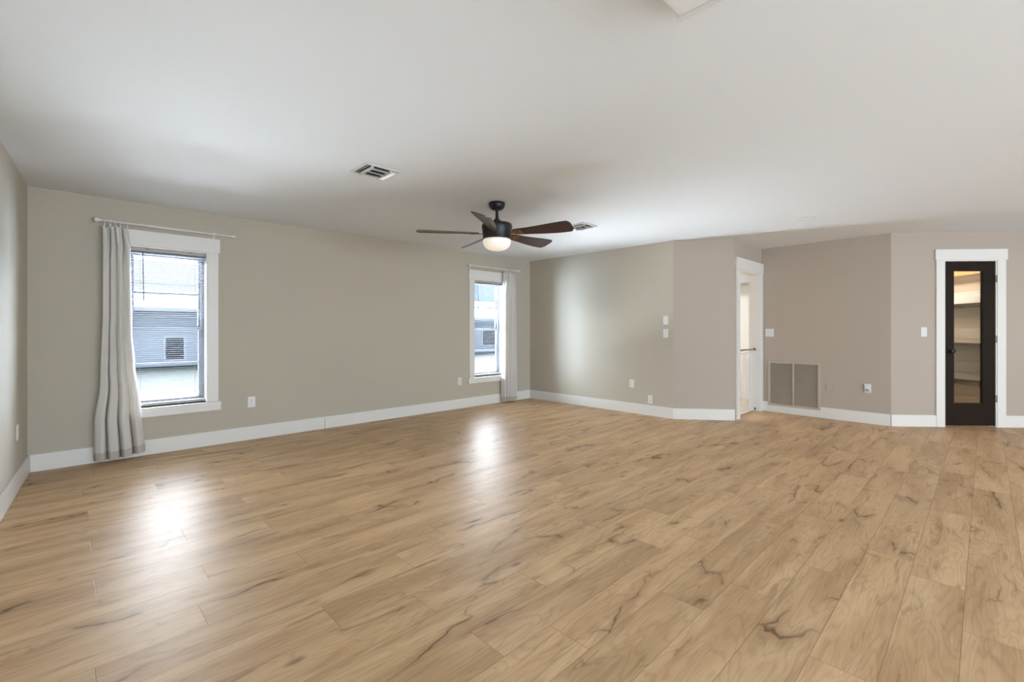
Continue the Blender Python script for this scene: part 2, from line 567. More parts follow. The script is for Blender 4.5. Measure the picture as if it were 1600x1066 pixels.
W1 = (-5.54, -4.89, 0.46, 2.025)            # window openings in the window wall: x0, x1, z0, z1
W2 = (-1.298, -0.648, 0.46, 2.025)
holes = [(a - A0[0], b - A0[0], c, d) for a, b, c, d in (W1, W2)]
wall(FRONT, 'wall_front', 'wall', holes, thick=0.20, ext0=0.2, ext1=0.12)
wall(LEFT, 'wall_left', 'wall', ext0=0.12)
wall(FAR, 'wall_far', 'wall')
wall(ANG, 'wall_angled', 'wall_warm_lit')
DO = (0.66 - 0.49, 1.49 - 0.49, 0.0, 2.05)
wall(DOORW, 'wall_doorway', 'wall_warm_lit', [DO], thick=0.13)
wall(RETW, 'wall_right', 'wall_warm_lit')
PD = (0.63, 1.265, 0.0, 2.09)
wall(PAN, 'wall_pantry', 'wall_warm_lit', [PD])
wall(RIGHTW, 'wall_kitchen', 'wall_warm_lit', ext1=0.12)
wall(BACK, 'wall_back', 'wall', ext1=0.12)

BH, BT = 0.147, 0.016


def baseboard(run, name, spans, notch=None):
    mb = MB()
    for s0, s1 in spans:
        mb.box(s0, s1, -BT, 0, 0, BH, bevel=0.003)
    if notch: mb.box(notch[0], notch[1], -BT, 0, 0, notch[2], bevel=0.003)
    o = struct(mb, name, 'trim')
    o.location = run.at(0); o.rotation_euler = (0, 0, run.rz)


JX = -3.668 - A0[0]
baseboard(FRONT, 'baseboard_front', [(BT, JX - 0.0015), (JX + 0.0015, FRONT.len - BT)])
baseboard(LEFT, 'baseboard_left', [(0, LEFT.len)])
baseboard(FAR, 'baseboard_far', [(0, FAR.len + 0.006)])
baseboard(ANG, 'baseboard_angled', [(-0.006, ANG.len + 0.004)])
GR = (0.095, 0.765, 0.10, 0.757)           # return grille on wall_right: s0, s1, z0, z1
baseboard(RETW, 'baseboard_right', [(0.02, GR[0] - 0.002), (GR[1] + 0.002, RETW.len - 0.005)], (GR[0], GR[1], GR[2] - 0.002))
CAS = (0.535, 1.365)                       # outer edges of the pantry casing
baseboard(PAN, 'baseboard_pantry', [(-0.004, CAS[0] - 0.001), (CAS[1] + 0.001, PAN.len)])


# ------------------------------------------------------------------ windows
def window(name, W):
    x0, x1, z0, z1 = W
    wd = x1 - x0
    root = empty(name, (x0, 0, z0)); root['kind'] = 'structure'
    h = z1 - z0
    # casing: two legs, wide head and apron with small ears
    MB().box(-0.095, 0.0, -0.019, 0, -0.001, h, .003).box(wd, wd + 0.095, -0.019, 0, -0.001, h, .003) \
        .box(-0.108, wd + 0.108, -0.026, 0, h, h + 0.147, .003).build('window_casing', 'trim', root)
    MB().box(-0.118, wd + 0.118, -0.026, 0, -0.092, -0.002, .003).box(-0.0, wd, 0.0, 0.16, -0.022, 0.0, .002).build('window_sill', 'trim', root)
    MB().box(0, 0.012, -0.012, 0.16, 0, h).box(wd - 0.012, wd, -0.012, 0.16, 0, h).box(0.012, wd - 0.012, 0, 0.16, h - 0.012, h) \
        .build('window_jamb', 'trim', root)
    # outer frame and two sashes, each with one horizontal glazing bar
    f = MB()
    f.box(0.012, 0.040, 0.10, 0.16, 0, h - 0.012).box(wd - 0.040, wd - 0.012, 0.10, 0.16, 0, h - 0.012)
    f.box(0.04, wd - 0.04, 0.10, 0.16, 0, 0.035).box(0.04, wd - 0.04, 0.10, 0.16, h - 0.05, h - 0.012)
    f.build('window_frame', 'vinyl', root)
    for nm, a, b, y in (('upper_sash', 1.232 - z0, h - 0.05, 0.135), ('lower_sash', 0.035, 1.232 - z0, 0.11)):
        s = MB()
        s.box(0.04, 0.062, y, y + 0.022, a, b).box(wd - 0.062, wd - 0.04, y, y + 0.022, a, b)
        s.box(0.062, wd - 0.062, y, y + 0.022, a, a + 0.024).box(0.062, wd - 0.062, y, y + 0.022, b - 0.024, b)
        mid = 1.586 - z0 if nm == 'upper_sash' else 0.877 - z0
        s.box(0.062, wd - 0.062, y + 0.004, y + 0.018, mid - 0.009, mid + 0.009)
        so = s.build('sash', 'vinyl', root)
        MB().box(0.062, wd - 0.062, y + 0.009, y + 0.013, a + 0.024, b - 0.024).build('glass_pane', 'window_glass', so)
    return root


window('window_1', W1)
window('window_2', W2)


def blind(W, label, wand_x, tilt):
    x0, x1, z0, z1 = W
    root = empty('window_blind', ((x0 + x1) / 2, 0.045, z0 + 0.012))
    tag(root, label, 'blind', 'mini blinds inside the two windows')
    hw = (x1 - x0) / 2 - 0.016
    h = z1 - z0 - 0.012
    y = 0
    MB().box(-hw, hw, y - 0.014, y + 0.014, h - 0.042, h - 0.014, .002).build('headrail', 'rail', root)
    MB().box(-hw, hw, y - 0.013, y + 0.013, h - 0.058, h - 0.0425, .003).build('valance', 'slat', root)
    for s in (-0.55, 0.58):
        MB().box(s * hw - 0.018, s * hw + 0.018, y - 0.019, y + 0.016, h - 0.028, h - 0.012, .002).build('bracket', 'clip', root)
    pitch = 0.0205
    mb = MB()
    top = h - 0.066
    n = int((top - 0.045) / pitch)
    for i in range(n):
        z = top - i * pitch
        # a shallow curved slat: three strips across its 25 mm
        t = bmesh.new()
        pr = [(-0.0125, -0.0012), (-0.0045, 0.0006), (0.0045, 0.0006), (0.0125, -0.0012)]
        ca, sa = math.cos(tilt), math.sin(tilt)
        pr = [(a * ca - b * sa, a * sa + b * ca) for a, b in pr]
        rows = [[t.verts.new((X, y + a, z + b + dz)) for a, b in pr] for dz in (0, 0.0007) for X in (-hw, hw)]
        for k in range(3):
            t.faces.new((rows[0][k], rows[0][k + 1], rows[1][k + 1], rows[1][k]))
            t.faces.new((rows[2][k], rows[3][k], rows[3][k + 1], rows[2][k + 1]))
        for k in (0, 3):
            t.faces.new((rows[0][k], rows[1][k], rows[3][k], rows[2][k]))
        bmesh.ops.recalc_face_normals(t, faces=t.faces)
        mb._merge(t)
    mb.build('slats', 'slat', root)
    MB().box(-hw, hw, y - 0.013, y + 0.013, 0.004, 0.026, .004).build('bottom_rail', 'rail', root)
    c = MB()
    for s in (-0.72, 0.72):
        for yy in (-0.013, 0.013):
            c.tube((s * hw, yy, 0.02), (s * hw, yy, h - 0.05), 0.0007, 5)
    c.build('ladder_cords', 'slat', root)
    MB().tube((wand_x - (x0 + x1) / 2, y - 0.022, h - 0.046), (wand_x - (x0 + x1) / 2 + .008, y - 0.024, h - 0.53), 0.0045, 8) \
        .build('wand', 'wand', root)


blind(W1, 'white mini blind with dark wand in the window by the left curtain', -5.42, math.radians(-4))
blind(W2, 'white mini blind in the window near the far corner, blue sky showing through', -1.19, math.radians(-4))


# ------------------------------------------------------------------ curtain rods and curtains
def curtain_rod(x0, x1, z, label, brackets):
    c = (x0 + x1) / 2
    root = empty('curtain_rod', (c, 0, z))
    tag(root, label, 'curtain rod', 'curtain rods over the two windows')
    y = -0.08
    MB().tube((x0 + 0.05 - c, y, 0), (x1 - 0.04 - c, y, 0), 0.0085, 14).tube((x0 + .4 - c, y, 0), (x1 - .4 - c, y, 0), 0.0105, 14) \
        .build('pole', 'rod', root, 40)
    for s, X in ((-1, x0), (1, x1)):
        m = Matrix.Translation((X - c, y, 0)) @ Matrix.Rotation(s * -PI / 2, 4, 'Y')
        MB().lathe([(0.0, 0.0), (0.010, 0.002), (0.019, 0.010), (0.021, 0.018), (0.016, 0.032), (0.011, 0.046), (0.009, 0.058)], 18, m) \
            .build('finial', 'rod', root, 50)
    for X in brackets:
        MB().box(X - c - 0.009, X - c + 0.009, -0.006, 0.0, -0.035, 0.03, .002).tube((X - c, -0.004, -0.012), (X - c, y, -0.012), 0.005, 8) \
            .torus((X - c, y, 0), 0.013, 0.0035, 'X', 16, 6).build('rod_bracket', 'rod', root)
    return root


rod_a = curtain_rod(-5.775, -4.645, 2.213, 'thin white curtain rod over the left window, finial at each end', (-5.66, -4.835))
rod_b = curtain_rod(-1.46, -0.335, 2.226, 'thin white curtain rod over the far window near the room corner', (-1.375, -0.40))


def smooth01(t):
    t = max(0.0, min(1.0, t)); return t * t * (3 - 2 * t)


def interp(keys, z):
    """keys sorted by z descending"""
    for (za, a), (zb, b) in zip(keys, keys[1:]):
        if z >= zb:
            t = smooth01((za - z) / (za - zb)) if za > zb else 0
            return a + (b - a) * t
    return keys[-1][1]


def curtain(name_label, group, ztop, zbot, left, right, folds, rings, rodz, seed, rod):
    """a gathered panel: left/right are (z, x) outlines, folds gives the depth waves"""
    cx = (left[0][1] + right[0][1]) / 2
    root = empty('curtain', (cx, -0.08, ztop))
    tag(root, name_label, 'curtain', group)
    rng = random.Random(seed)
    ph = [rng.uniform(0, 6.28) for _ in range(6)]
    NU, NZ = 170, 90

    def pt(u, t):
        zb = interp([(1.0, zbot(u)), (0.0, zbot(u))], 0)
        z = ztop + (zb - ztop) * t
        a, b = interp(left, z), interp(right, z)
        # slow drift of the folds down the panel
        uu = u + 0.035 * math.sin(2.2 * t + ph[0] + 3 * u) * math.sin(PI * u)
        x = a + (b - a) * uu
        amp = 0.031 + 0.011 * smooth01(t * 1.5)
        # rounded pleats facing the room with narrow creases tucked in between them
        fi = folds * PI * uu + 0.35 * math.sin(2.5 * t + ph[1]) * math.sin(PI * u)
        ww = 1 - 2 * abs(math.sin(fi)) ** 0.8
        x -= 0.55 * (b - a) / (folds * PI) * math.sin(2 * fi) * (1 - 0.5 * smooth01((t - 0.55) / 0.45))
        w2 = 0.25 * math.sin(folds * 3.6 * PI * uu + ph[2] + 1.3 * t)
        y = amp * (ww + w2 * (1 - 0.4 * t))
        # pinched heading: sharp narrow pleats at the top
        k = 1 - smooth01(t / 0.16)
        y += k * 0.014 * math.sin(folds * 5 * PI * u + ph[3])
        x += k * 0.008 * math.sin(folds * 4 * PI * u + ph[4])
        sag = k * 0.020 * (1 - abs(math.cos(PI * rings * u)))
        return Vector((x - cx, y - 0.006, z - ztop - sag))

    def sheet(t0, t1, name, material, th, nz, parent, off=0.0):
        bm = bmesh.new()
        g = []
        for j in range(nz + 1):
            t = t0 + (t1 - t0) * j / nz
            g.append([bm.verts.new(pt(i / NU, t) + Vector((0, off, 0))) for i in range(NU + 1)])
        for j in range(nz):
            for i in range(NU):
                bm.faces.new((g[j][i], g[j + 1][i], g[j + 1][i + 1], g[j][i + 1]))
        bm.normal_update()
        back = [[bm.verts.new(v.co - v.normal * th) for v in row] for row in g]
        for j in range(nz):
            for i in range(NU):
                bm.faces.new((back[j][i], back[j][i + 1], back[j + 1][i + 1], back[j + 1][i]))
        rim = [(g[0][i], back[0][i]) for i in range(NU + 1)] + [(g[j][NU], back[j][NU]) for j in range(1, nz + 1)] \
            + [(g[nz][i], back[nz][i]) for i in range(NU - 1, -1, -1)] + [(g[j][0], back[j][0]) for j in range(nz - 1, 0, -1)]
        for q, (p0, b0) in enumerate(rim):
            p1, b1 = rim[(q + 1) % len(rim)]
            bm.faces.new((p0, p1, b1, b0))
        bmesh.ops.recalc_face_normals(bm, faces=bm.faces)
        m_ = MB(); m_.bm.free(); m_.bm = bm
        return m_.build(name, material, parent, 60)

    sheet(0, 0.965, 'panel', 'cloth', 0.003, NZ, root)
    sheet(0.965, 1.0, 'hem', 'hem', 0.004, 4, root)
    # rings over the rod with their little clips
    for i in range(rings):
        u = (i + 0.5) / rings
        p = pt(u, 0.0)
        MB().torus((cx + p.x - rod.location.x, -0.08, -0.006), 0.018, 0.0026, 'X', 18, 6).build('curtain_ring', 'rod', rod, 60)
        MB().box(p.x - 0.004, p.x + 0.004, min(0, p.y) - 0.004, max(0, p.y) + 0.004, 0.0 + p.z - 0.014, rodz - ztop - 0.0275, .001).build('ring_clip', 'rod', root)
    return root


curtain('pale grey curtain gathered at the left side of the left window', 'curtains hanging from the two rods', 2.165,
        lambda u: 0.028 + 0.03 * smooth01((u - 0.5) / 0.5),
        [(2.165, -5.715), (1.4, -5.718), (0.75, -5.735), (0.35, -5.775), (0.0, -5.775)],
        [(2.165, -5.535), (1.95, -5.515), (1.2, -5.505), (0.9, -5.485), (0.5, -5.44), (0.0, -5.405)],
        4, 5, 2.213, 4, rod_a)
curtain('pale grey curtain gathered between the far window and the room corner', 'curtains hanging from the two rods', 2.175,
        lambda u: 0.02 + 0.008 * math.sin(6 * u),
        [(2.175, -0.715), (1.0, -0.735), (0.0, -0.745)],
        [(2.175, -0.475), (1.8, -0.45), (0.6, -0.435), (0.0, -0.425)],
        5, 5, 2.226, 11, rod_b)


# ------------------------------------------------------------------ ceiling fan
def ceiling_fan():
    c = CAM + VIEW * 4.42 + RIGHT * (-0.145)
    root = empty('ceiling_fan', (c.x, c.y, H))
    tag(root, 'dark ceiling fan with five mahogany blades and a lit bowl lamp', 'ceiling fan')
    z = lambda a: a - H
    MB().lathe([(0.026, z(2.366)), (0.050, z(2.372)), (0.068, z(2.388)), (0.077, z(2.41)), (0.078, z(2.432)), (0.074, z(2.44))], 36) \
        .build('canopy', 'bronze', root, 40)
    MB().lathe([(0.0145, z(2.25)), (0.0145, z(2.372))], 20).lathe([(0.034, z(2.245)), (0.034, z(2.272)), (0.022, z(2.280)), (0.018, z(2.295))], 24) \
        .build('downrod', 'bronze', root, 40)
    MB().lathe([(0.120, z(2.086)), (0.136, z(2.089)), (0.137, z(2.14)), (0.140, z(2.155)), (0.147, z(2.20)), (0.147, z(2.218)), (0.138, z(2.235)),
                (0.095, z(2.246)), (0.04, z(2.25))], 48).build('motor_housing', 'bronze', root, 35)
    MB().lathe([(0.0, z(1.977)), (0.035, z(1.979)), (0.068, z(1.986)), (0.098, z(2.000)), (0.120, z(2.020)), (0.132, z(2.044)), (0.1355, z(2.064)),
                (0.134, z(2.078)), (0.124, z(2.0855))], 48).build('lamp_bowl', 'globe', root, 50)
    # blade outline: narrow root, flared rounded paddle (x along the radius, y across)
    R0, R1 = 0.175, 0.76
    out = []
    up, dn = [], []
    for i in range(25):
        t = i / 24
        x = R0 + (R1 - R0) * t
        hw = 0.048 + 0.040 * smooth01(t * 1.15)
        if t > 0.93: hw *= math.sqrt(max(0.0, 1 - ((t - 0.93) / 0.07) ** 2)) * 0.45 + 0.55
        if t < 0.06: hw *= 0.7 + 0.3 * (t / 0.06)
        up.append((x, hw + 0.006 * math.sin(PI * t))); dn.append((x, -hw + 0.010 * math.sin(PI * t)))
    outline = up + dn[::-1]
    zb = z(2.145)
    first_b = first_i = None
    base_az = math.atan2(RIGHT.y, RIGHT.x)
    for k in range(5):
        az = base_az + math.radians(45.5 + 72 * k)
        # trailing edge high: roll about the blade's own axis
        m = Matrix.Rotation(az, 4, 'Z') @ Matrix.Translation((0, 0, zb)) @ Matrix.Rotation(math.radians(-19), 4, 'X')
        b = MB().poly(outline, 0.007).build('blade', 'blade', root) if first_b is None else first_b.copy()
        if first_b is None: first_b = b
        else: COL.objects.link(b)
        b.matrix_local = m
        if first_i is None:
            mb = MB()
            mb.poly([(0.13, 0.016), (0.19, 0.020), (0.215, 0.042), (0.262, 0.040), (0.268, 0.015), (0.262, -0.040), (0.215, -0.042),
                     (0.19, -0.020), (0.13, -0.016)], 0.005, Matrix.Translation((0, 0, -0.0075)))
            i_ = mb.build('blade_iron', 'iron', root)
            first_i = i_
            for (sx, sy) in ((0.232, 0.024), (0.232, -0.024), (0.205, 0.0)):
                s = MB().lathe([(0.0, -0.0165), (0.006, -0.0155), (0.0065, -0.0125)], 12, Matrix.Translation((sx, sy, 0))).build('screw', 'bronze', i_)
        else:
            i_ = copy_tree(first_i, root)
        i_.matrix_local = m
    return root


ceiling_fan()


# ------------------------------------------------------------------ ceiling fittings
def ceiling_vent(x0, x1, y0, y1, label):
    cx, cy = (x0 + x1) / 2, (y0 + y1) / 2
    root = empty('ceiling_vent', (cx, cy, H))
    tag(root, label, 'air vent', 'square supply vents in the ceiling')
    a, b = (x1 - x0) / 2, (y1 - y0) / 2
    MB().box(-a + .02, a - .02, -b + .02, b - .02, -0.004, 0.0).build('duct_backing', 'dark', root)
    f = MB()
    for q in ((-a, a, -b, -b + .026), (-a, a, b - .026, b), (-a, -a + .026, -b + .026, b - .026), (a - .026, a, -b + .026, b - .026)):
        f.box(*q, -0.010, -0.0, .002)
    f.build('vent_frame', 'vent', root)
    ia, ib = a - .026, b - .026

    def slat(parent, cx_, cy_, length, width, axis, tilt):
        m = Matrix.Translation((cx_, cy_, -0.013))
        if axis == 'Y': m = m @ Matrix.Rotation(PI / 2, 4, 'Z')
        m = m @ Matrix.Rotation(tilt, 4, 'X')
        MB().box(-length / 2, length / 2, -width / 2, width / 2, -0.0012, 0.0012, rot=m).build('louver', 'vent', parent)

    for dx in (-ia + .008, -ia + .032): slat(root, dx, 0, 2 * ib, 0.022, 'Y', math.radians(-40))
    for dx in (ia - .008, ia - .032): slat(root, dx, 0, 2 * ib, 0.022, 'Y', math.radians(40))
    for i in range(3):
        slat(root, 0, -ib + (i + .5) * 2 * ib / 3, 2 * ia - .09, 0.045, 'X', math.radians(42))
    for dx in (-ia + .046, ia - .046): MB().box(dx - .003, dx + .003, -ib, ib, -0.026, -0.002).build('divider', 'vent', root)


ceiling_vent(-4.385, -4.095, -2.535, -2.265, 'square white ceiling vent with angled louvers left of the ceiling fan')
ceiling_vent(-1.74, -1.46, -2.49, -2.21, 'small louvered ceiling vent seen just beyond the tip of the right fan blade')

cap = empty('ceiling_fitting', (-0.108, -4.31, H))
tag(cap, 'flat round white fitting on the ceiling in front of the return air grille', 'ceiling fitting')
MB().lathe([(0.0, -0.010), (0.05, -0.010), (0.062, -0.008), (0.066, -0.004)], 36).build('cover', 'white', cap, 40)
MB().lathe([(0.067, -0.007), (0.078, -0.007), (0.083, -0.003), (0.084, 0.0)], 40).build('trim_ring', 'vent', cap, 40)

fl = empty('ceiling_light', (-4.30, -4.87, H))
tag(fl, 'unlit white fluorescent wraparound fixture at the top edge of the photo', 'ceiling light')
MB().box(-1.24, 0.0, -0.30, 0.0, -0.022, 0.0, .003).build('base_pan', 'grey_plastic', fl)
MB().box(-1.215, -0.025, -0.285, -0.015, -0.075, -0.022, .018, seg=4).build('lens', 'lens', fl, 50)
MB().box(-0.025, -0.004, -0.292, -0.008, -0.079, -0.022, .006).build('end_cap', 'vent', fl)
MB().box(-1.236, -1.215, -0.292, -0.008, -0.079, -0.022, .006).build('end_cap', 'vent', fl)


# ------------------------------------------------------------------ outlets, switches and plates
def plate_thing(name, run, s, z, label, cat, group=None):
    r = empty(name, run.at(s, z), run.rz)
    return tag(r, label, cat, group)


def plate(parent, w_=0.074, h_=0.118, material='white'):
    return MB().box(-w_ / 2, w_ / 2, -0.0065, 0, -h_ / 2, h_ / 2, .0025).build('cover_plate', material, parent)


def outlet(run, s, z, label):
    r = plate_thing('wall_outlet', run, s, z, label, 'outlet', 'white wall outlets low on the walls')
    plate(r)
    for dz in (-0.0195, 0.0195):
        q = MB().box(-0.0165, 0.0165, -0.009, -0.006, dz - 0.0145, dz + 0.0145, .0014).build('receptacle', 'white', r)
        MB().box(-0.0085, -0.006, -0.0094, -0.0086, dz - 0.001, dz + 0.008).box(0.0055, 0.0075, -0.0094, -0.0086, dz - 0.001, dz + 0.007) \
            .box(-0.002, 0.002, -0.0094, -0.0086, dz - 0.010, dz - 0.006).build('slots', 'slot', q)
    MB().lathe([(0.0, 0.0), (0.003, -0.0), (0.003, 0.0015)], 10, Matrix.Translation((0, -0.0075, 0)) @ Matrix.Rotation(PI / 2, 4, 'X')).build('screw', 'grey_plastic', r)
    return r


def switch(run, s, z, label, n=1, toggles=1):
    r = plate_thing('light_switch', run, s, z, label, 'light switch', 'white rocker switches on the walls')
    plate(r, 0.074 if n == 1 else 0.118)
    for i in range(n):
        dx = 0 if n == 1 else (i - 0.5) * 0.046
        for j in range(toggles):
            hh = 0.066 / toggles
            zz = -0.033 + (j + 0.5) * hh
            m = Matrix.Translation((dx, -0.0065, zz)) @ Matrix.Rotation(math.radians(4), 4, 'X')
            MB().box(-0.0165, 0.0165, -0.0035, 0.002, -hh / 2 + .0012, hh / 2 - .0012, .001, rot=m).build('rocker', 'white', r)
    return r


outlet(FRONT, -4.477 + 6.19, 0.416, 'white wall outlet below and right of the left window')
outlet(FRONT, -1.580 + 6.19, 0.419, 'white wall outlet just left of the far window')
outlet(FAR, 2.068, 0.430, 'white wall outlet on the far wall, below the two switches and above the cable plate')
outlet(LEFT, LEFT.len - 0.555, 0.437, 'white wall outlet at the left edge on the bright left wall')
t = switch(FAR, 2.598, 1.350, 'upper of two stacked white switch plates on the far wall')
switch(FAR, 2.598, 1.169, 'lower of two stacked white switch plates, split in two rockers', 1, 2)
switch(RETW, 0.112, 1.175, 'wide double rocker switch beside the doorway with the gate', 2)
switch(PAN, 0.395, 1.19, 'single white switch plate left of the dark pantry door')

jk = plate_thing('cable_plate', FAR, 2.365, 0.228, 'white cable jack plate low on the far wall just above the baseboard', 'wall plate')
plate(jk)
MB().lathe([(0.0, 0.0), (0.005, 0.0), (0.005, 0.012), (0.0, 0.012)], 12, Matrix.Translation((0.004, -0.006, -0.012)) @ Matrix.Rotation(PI / 2, 4, 'X')) \
    .build('jack', 'slot', jk, 40)

bp_ = plate_thing('blank_plate', RETW, 0.885, 0.422, 'blank cover plate painted in the wall colour beside the return grille', 'wall plate')
MB().box(-0.058, 0.058, -0.014, 0, -0.040, 0.040, .005).build('cover_plate', 'plate_wall', bp_)

po = outlet(RETW, 1.29, 0.455, 'white wall outlet right of the grille with a small plug-in device in it')
pg = MB().box(-0.024, 0.024, -0.040, -0.0095, -0.008, 0.046, .006, seg=3)
dv = pg.build('plug_in_device', 'white', None)
tag(dv, 'small white plug-in device sitting in the outlet right of the grille', 'plug-in device')
dv.location = RETW.at(1.29, 0.455); dv.rotation_euler = (0, 0, RETW.rz)
MB().box(-0.019, 0.019, -0.030, -0.0095, -0.036, -0.0085, .005).build('grey_base', 'grey_plastic', dv)


# ------------------------------------------------------------------ return air grille
def grille():
    s0, s1, z0, z1 = GR
    wd, hh = s1 - s0, z1 - z0
    root = tag(empty('return_grille', RETW.at(s0, z0), RETW.rz), 'wide beige return air grille with louvers low on the right wall', 'air grille')
    fw = 0.030
    f = MB()
    f.box(0, wd, -0.024, 0, 0, fw, .003).box(0, wd, -0.024, 0, hh - fw, hh, .003)
    f.box(0, fw, -0.024, 0, fw, hh - fw, .003).box(wd - fw, wd, -0.024, 0, fw, hh - fw, .003)
    f.build('grille_frame', 'grille', root)
    MB().box(fw, wd - fw, -0.003, -0.0005, fw, hh - fw).build('backing', 'dark', root)
    MB().box(wd / 2 - 0.008, wd / 2 + 0.008, -0.021, -0.003, fw, hh - fw, .002).build('divider', 'grille', root)
    n = 36
    for k, (a, b) in enumerate(((fw, wd / 2 - 0.008), (wd / 2 + 0.008, wd - fw))):
        mb = MB()
        for i in range(n):
            zc = fw + (i + 0.5) * (hh - 2 * fw) / n
            m = Matrix.Translation((0, -0.011, zc)) @ Matrix.Rotation(math.radians(40), 4, 'X')
            mb.box(a, b, -0.0085, 0.0085, -0.0007, 0.0007, rot=m)
        mb.build('louver_bank', 'grille', root)


grille()

# ------------------------------------------------------------------ doorway with the gate, white room beyond
d2 = empty('door_2', DOORW.at(DO[0])); d2['kind'] = 'structure'
ow = DO[1] - DO[0]
MB().box(-0.108, -0.002, -0.02, 0, 0, 2.05, .003).box(ow + 0.002, ow + 0.093, -0.02, 0, 0, 2.05, .003) \
    .box(-0.118, ow + 0.096, -0.026, 0, 2.05, 2.205, .003).build('door_casing', 'trim', d2)
MB().box(0, 0.018, -0.012, 0.142, 0, 2.032).box(ow - 0.018, ow, -0.012, 0.142, 0, 2.032).box(0, ow, -0.012, 0.142, 2.032, 2.05) \
    .build('door_jamb', 'trim', d2)

HX = 2.62
hall = MB()
hall.box(HX, HX + 0.1, -3.19, -0.9, 0, H)
hall.box(0.13, HX, -0.95, -0.85, 0, H)
hall.box(1.72, HX, -3.19, -3.10, 0, H)
struct(hall, 'wall_closet', 'hall')
sh = empty('closet_shelf', (HX, -2.6, 2.03))
tag(sh, 'white closet shelf with a grey hanging rod seen through the gated doorway', 'closet shelf')
MB().box(-0.30, 0, -0.45, 1.6, 0.0, 0.018, .002).build('shelf_board', 'hall', sh)
MB().tube((-0.26, -0.45, -0.035), (-0.26, 1.6, -0.035), 0.014, 14).build('hanging_rod', 'grey_plastic', sh, 40)
MB().box(-0.27, -0.25, -0.30, -0.29, -0.035, 0.0).box(-0.27, 0.0, -0.30, -0.29, -0.02, 0.0).build('rod_bracket', 'hall', sh)
area_light('closet_lamp', (1.55, -1.5, 2.42), (0, 0, -1), 0.5, 0.5, 50, (0.96, 0.98, 1.0))


def gate():
    gx0, gx1 = 0.018, ow - 0.018
    root = empty('baby_gate', (DOORW.at(DO[0])[0], DOORW.at(0)[1] + 0.07, 0))
    tag(root, 'white metal baby gate standing in the doorway', 'baby gate')
    y = 0.0
    a, b = gx0 + 0.035, gx1 - 0.035
    fr = MB()
    fr.box(a, b, y - 0.012, y + 0.012, 0.022, 0.046, .004)
    fr.box(a, a + 0.022, y - 0.011, y + 0.011, 0.04, 0.915, .004).box(b - 0.022, b, y - 0.011, y + 0.011, 0.04, 0.915, .004)
    fr.box(b - 0.12, b - 0.10, y - 0.010, y + 0.010, 0.04, 0.905, .004).box(b - 0.12, b, y - 0.010, y + 0.010, 0.895, 0.912, .004)
    fr.build('gate_frame', 'gate', root)
    leaf = MB().box(a + 0.028, b - 0.128, y - 0.009, y + 0.009, 0.062, 0.080, .003).build('lower_rail', 'gate', root)
    MB().box(a + 0.028, b - 0.128, y - 0.009, y + 0.009, 0.870, 0.890, .003).build('upper_rail', 'gate', root)
    n = 9
    for i in range(n):
        x = a + 0.036 + i * (b - a - 0.172) / (n - 1)
        MB().tube((x, y, 0.07), (x, y, 0.88), 0.0065, 10).build('bar', 'gate', root, 40)
    MB().tube((b - 0.06, y, 0.045), (b - 0.06, y, 0.90), 0.0065, 10).build('bar', 'gate', root, 40)
    MB().box(a, b + 0.005, y - 0.015, y + 0.015, 0.913, 0.938, .006).build('top_handle', 'gate_grey', root)
    for z in (0.925, 0.034):
        for X, s in ((gx0, 1), (gx1, -1)):
            m = Matrix.Translation((X, y, z)) @ Matrix.Rotation(s * PI / 2, 4, 'Y')
            MB().lathe([(0.020, 0.0), (0.020, 0.009), (0.012, 0.012), (0.009, 0.036)], 18, m).build('pressure_pad', 'black', root, 40)


gate()

# ------------------------------------------------------------------ pantry door
d1 = empty('door_1', PAN.at(0), PAN.rz); d1['kind'] = 'structure'
D0, D1, DZ0, DZ1 = 0.648, 1.247, 0.018, 2.072
MB().box(CAS[0], 0.634, -0.02, 0, 0, 2.088, .003).box(1.262, CAS[1], -0.02, 0, 0, 2.088, .003) \
    .box(CAS[0] - 0.014, CAS[1] + 0.014, -0.027, 0, 2.088, 2.224, .003).build('door_casing', 'trim', d1)
MB().box(0.630, 0.645, -0.012, 0.12, 0, 2.076).box(1.250, 1.265, -0.012, 0.12, 0, 2.076).box(0.630, 1.265, -0.012, 0.12, 2.076, 2.09) \
    .build('door_jamb', 'trim', d1)
G0, G1, GZ0, GZ1 = 0.752, 1.104, 0.290, 1.958
lf = MB()
lf.box(D0, G0, -0.004, 0.032, DZ0, DZ1, .002).box(G1, D1, -0.004, 0.032, DZ0, DZ1, .002)
lf.box(G0, G1, -0.004, 0.032, DZ0, GZ0, .002).box(G0, G1, -0.004, 0.032, GZ1, DZ1, .002)
leaf = lf.build('door_leaf', 'espresso', d1)
MB().box(G0, G1, 0.010, 0.015, GZ0, GZ1).build('glass_pane', 'glass', leaf)
st = MB()
for q in ((G0, G0 + .008, GZ0, GZ1), (G1 - .008, G1, GZ0, GZ1), (G0 + .008, G1 - .008, GZ0, GZ0 + .008), (G0 + .008, G1 - .008, GZ1 - .008, GZ1)):
    st.box(q[0], q[1], -0.001, 0.010, q[2], q[3])
st.build('glazing_bead', 'espresso', leaf)
km = Matrix.Translation((0.700, -0.004, 0.952)) @ Matrix.Rotation(PI / 2, 4, 'X')
MB().lathe([(0.031, 0.0), (0.031, 0.006), (0.027, 0.009), (0.011, 0.011), (0.010, 0.032), (0.018, 0.036), (0.027, 0.046), (0.028, 0.056), (0.022, 0.066), (0.0, 0.069)], 28, km) \
    .build('knob', 'black', leaf, 50)
for z in (1.853, 1.100, 0.357):
    MB().tube((1.2485, -0.010, z - 0.045), (1.2485, -0.010, z + 0.045), 0.0065, 10).box(1.250, 1.262, -0.0215, -0.0122, z - 0.044, z + 0.044, .001) \
        .build('hinge', 'nickel', d1)

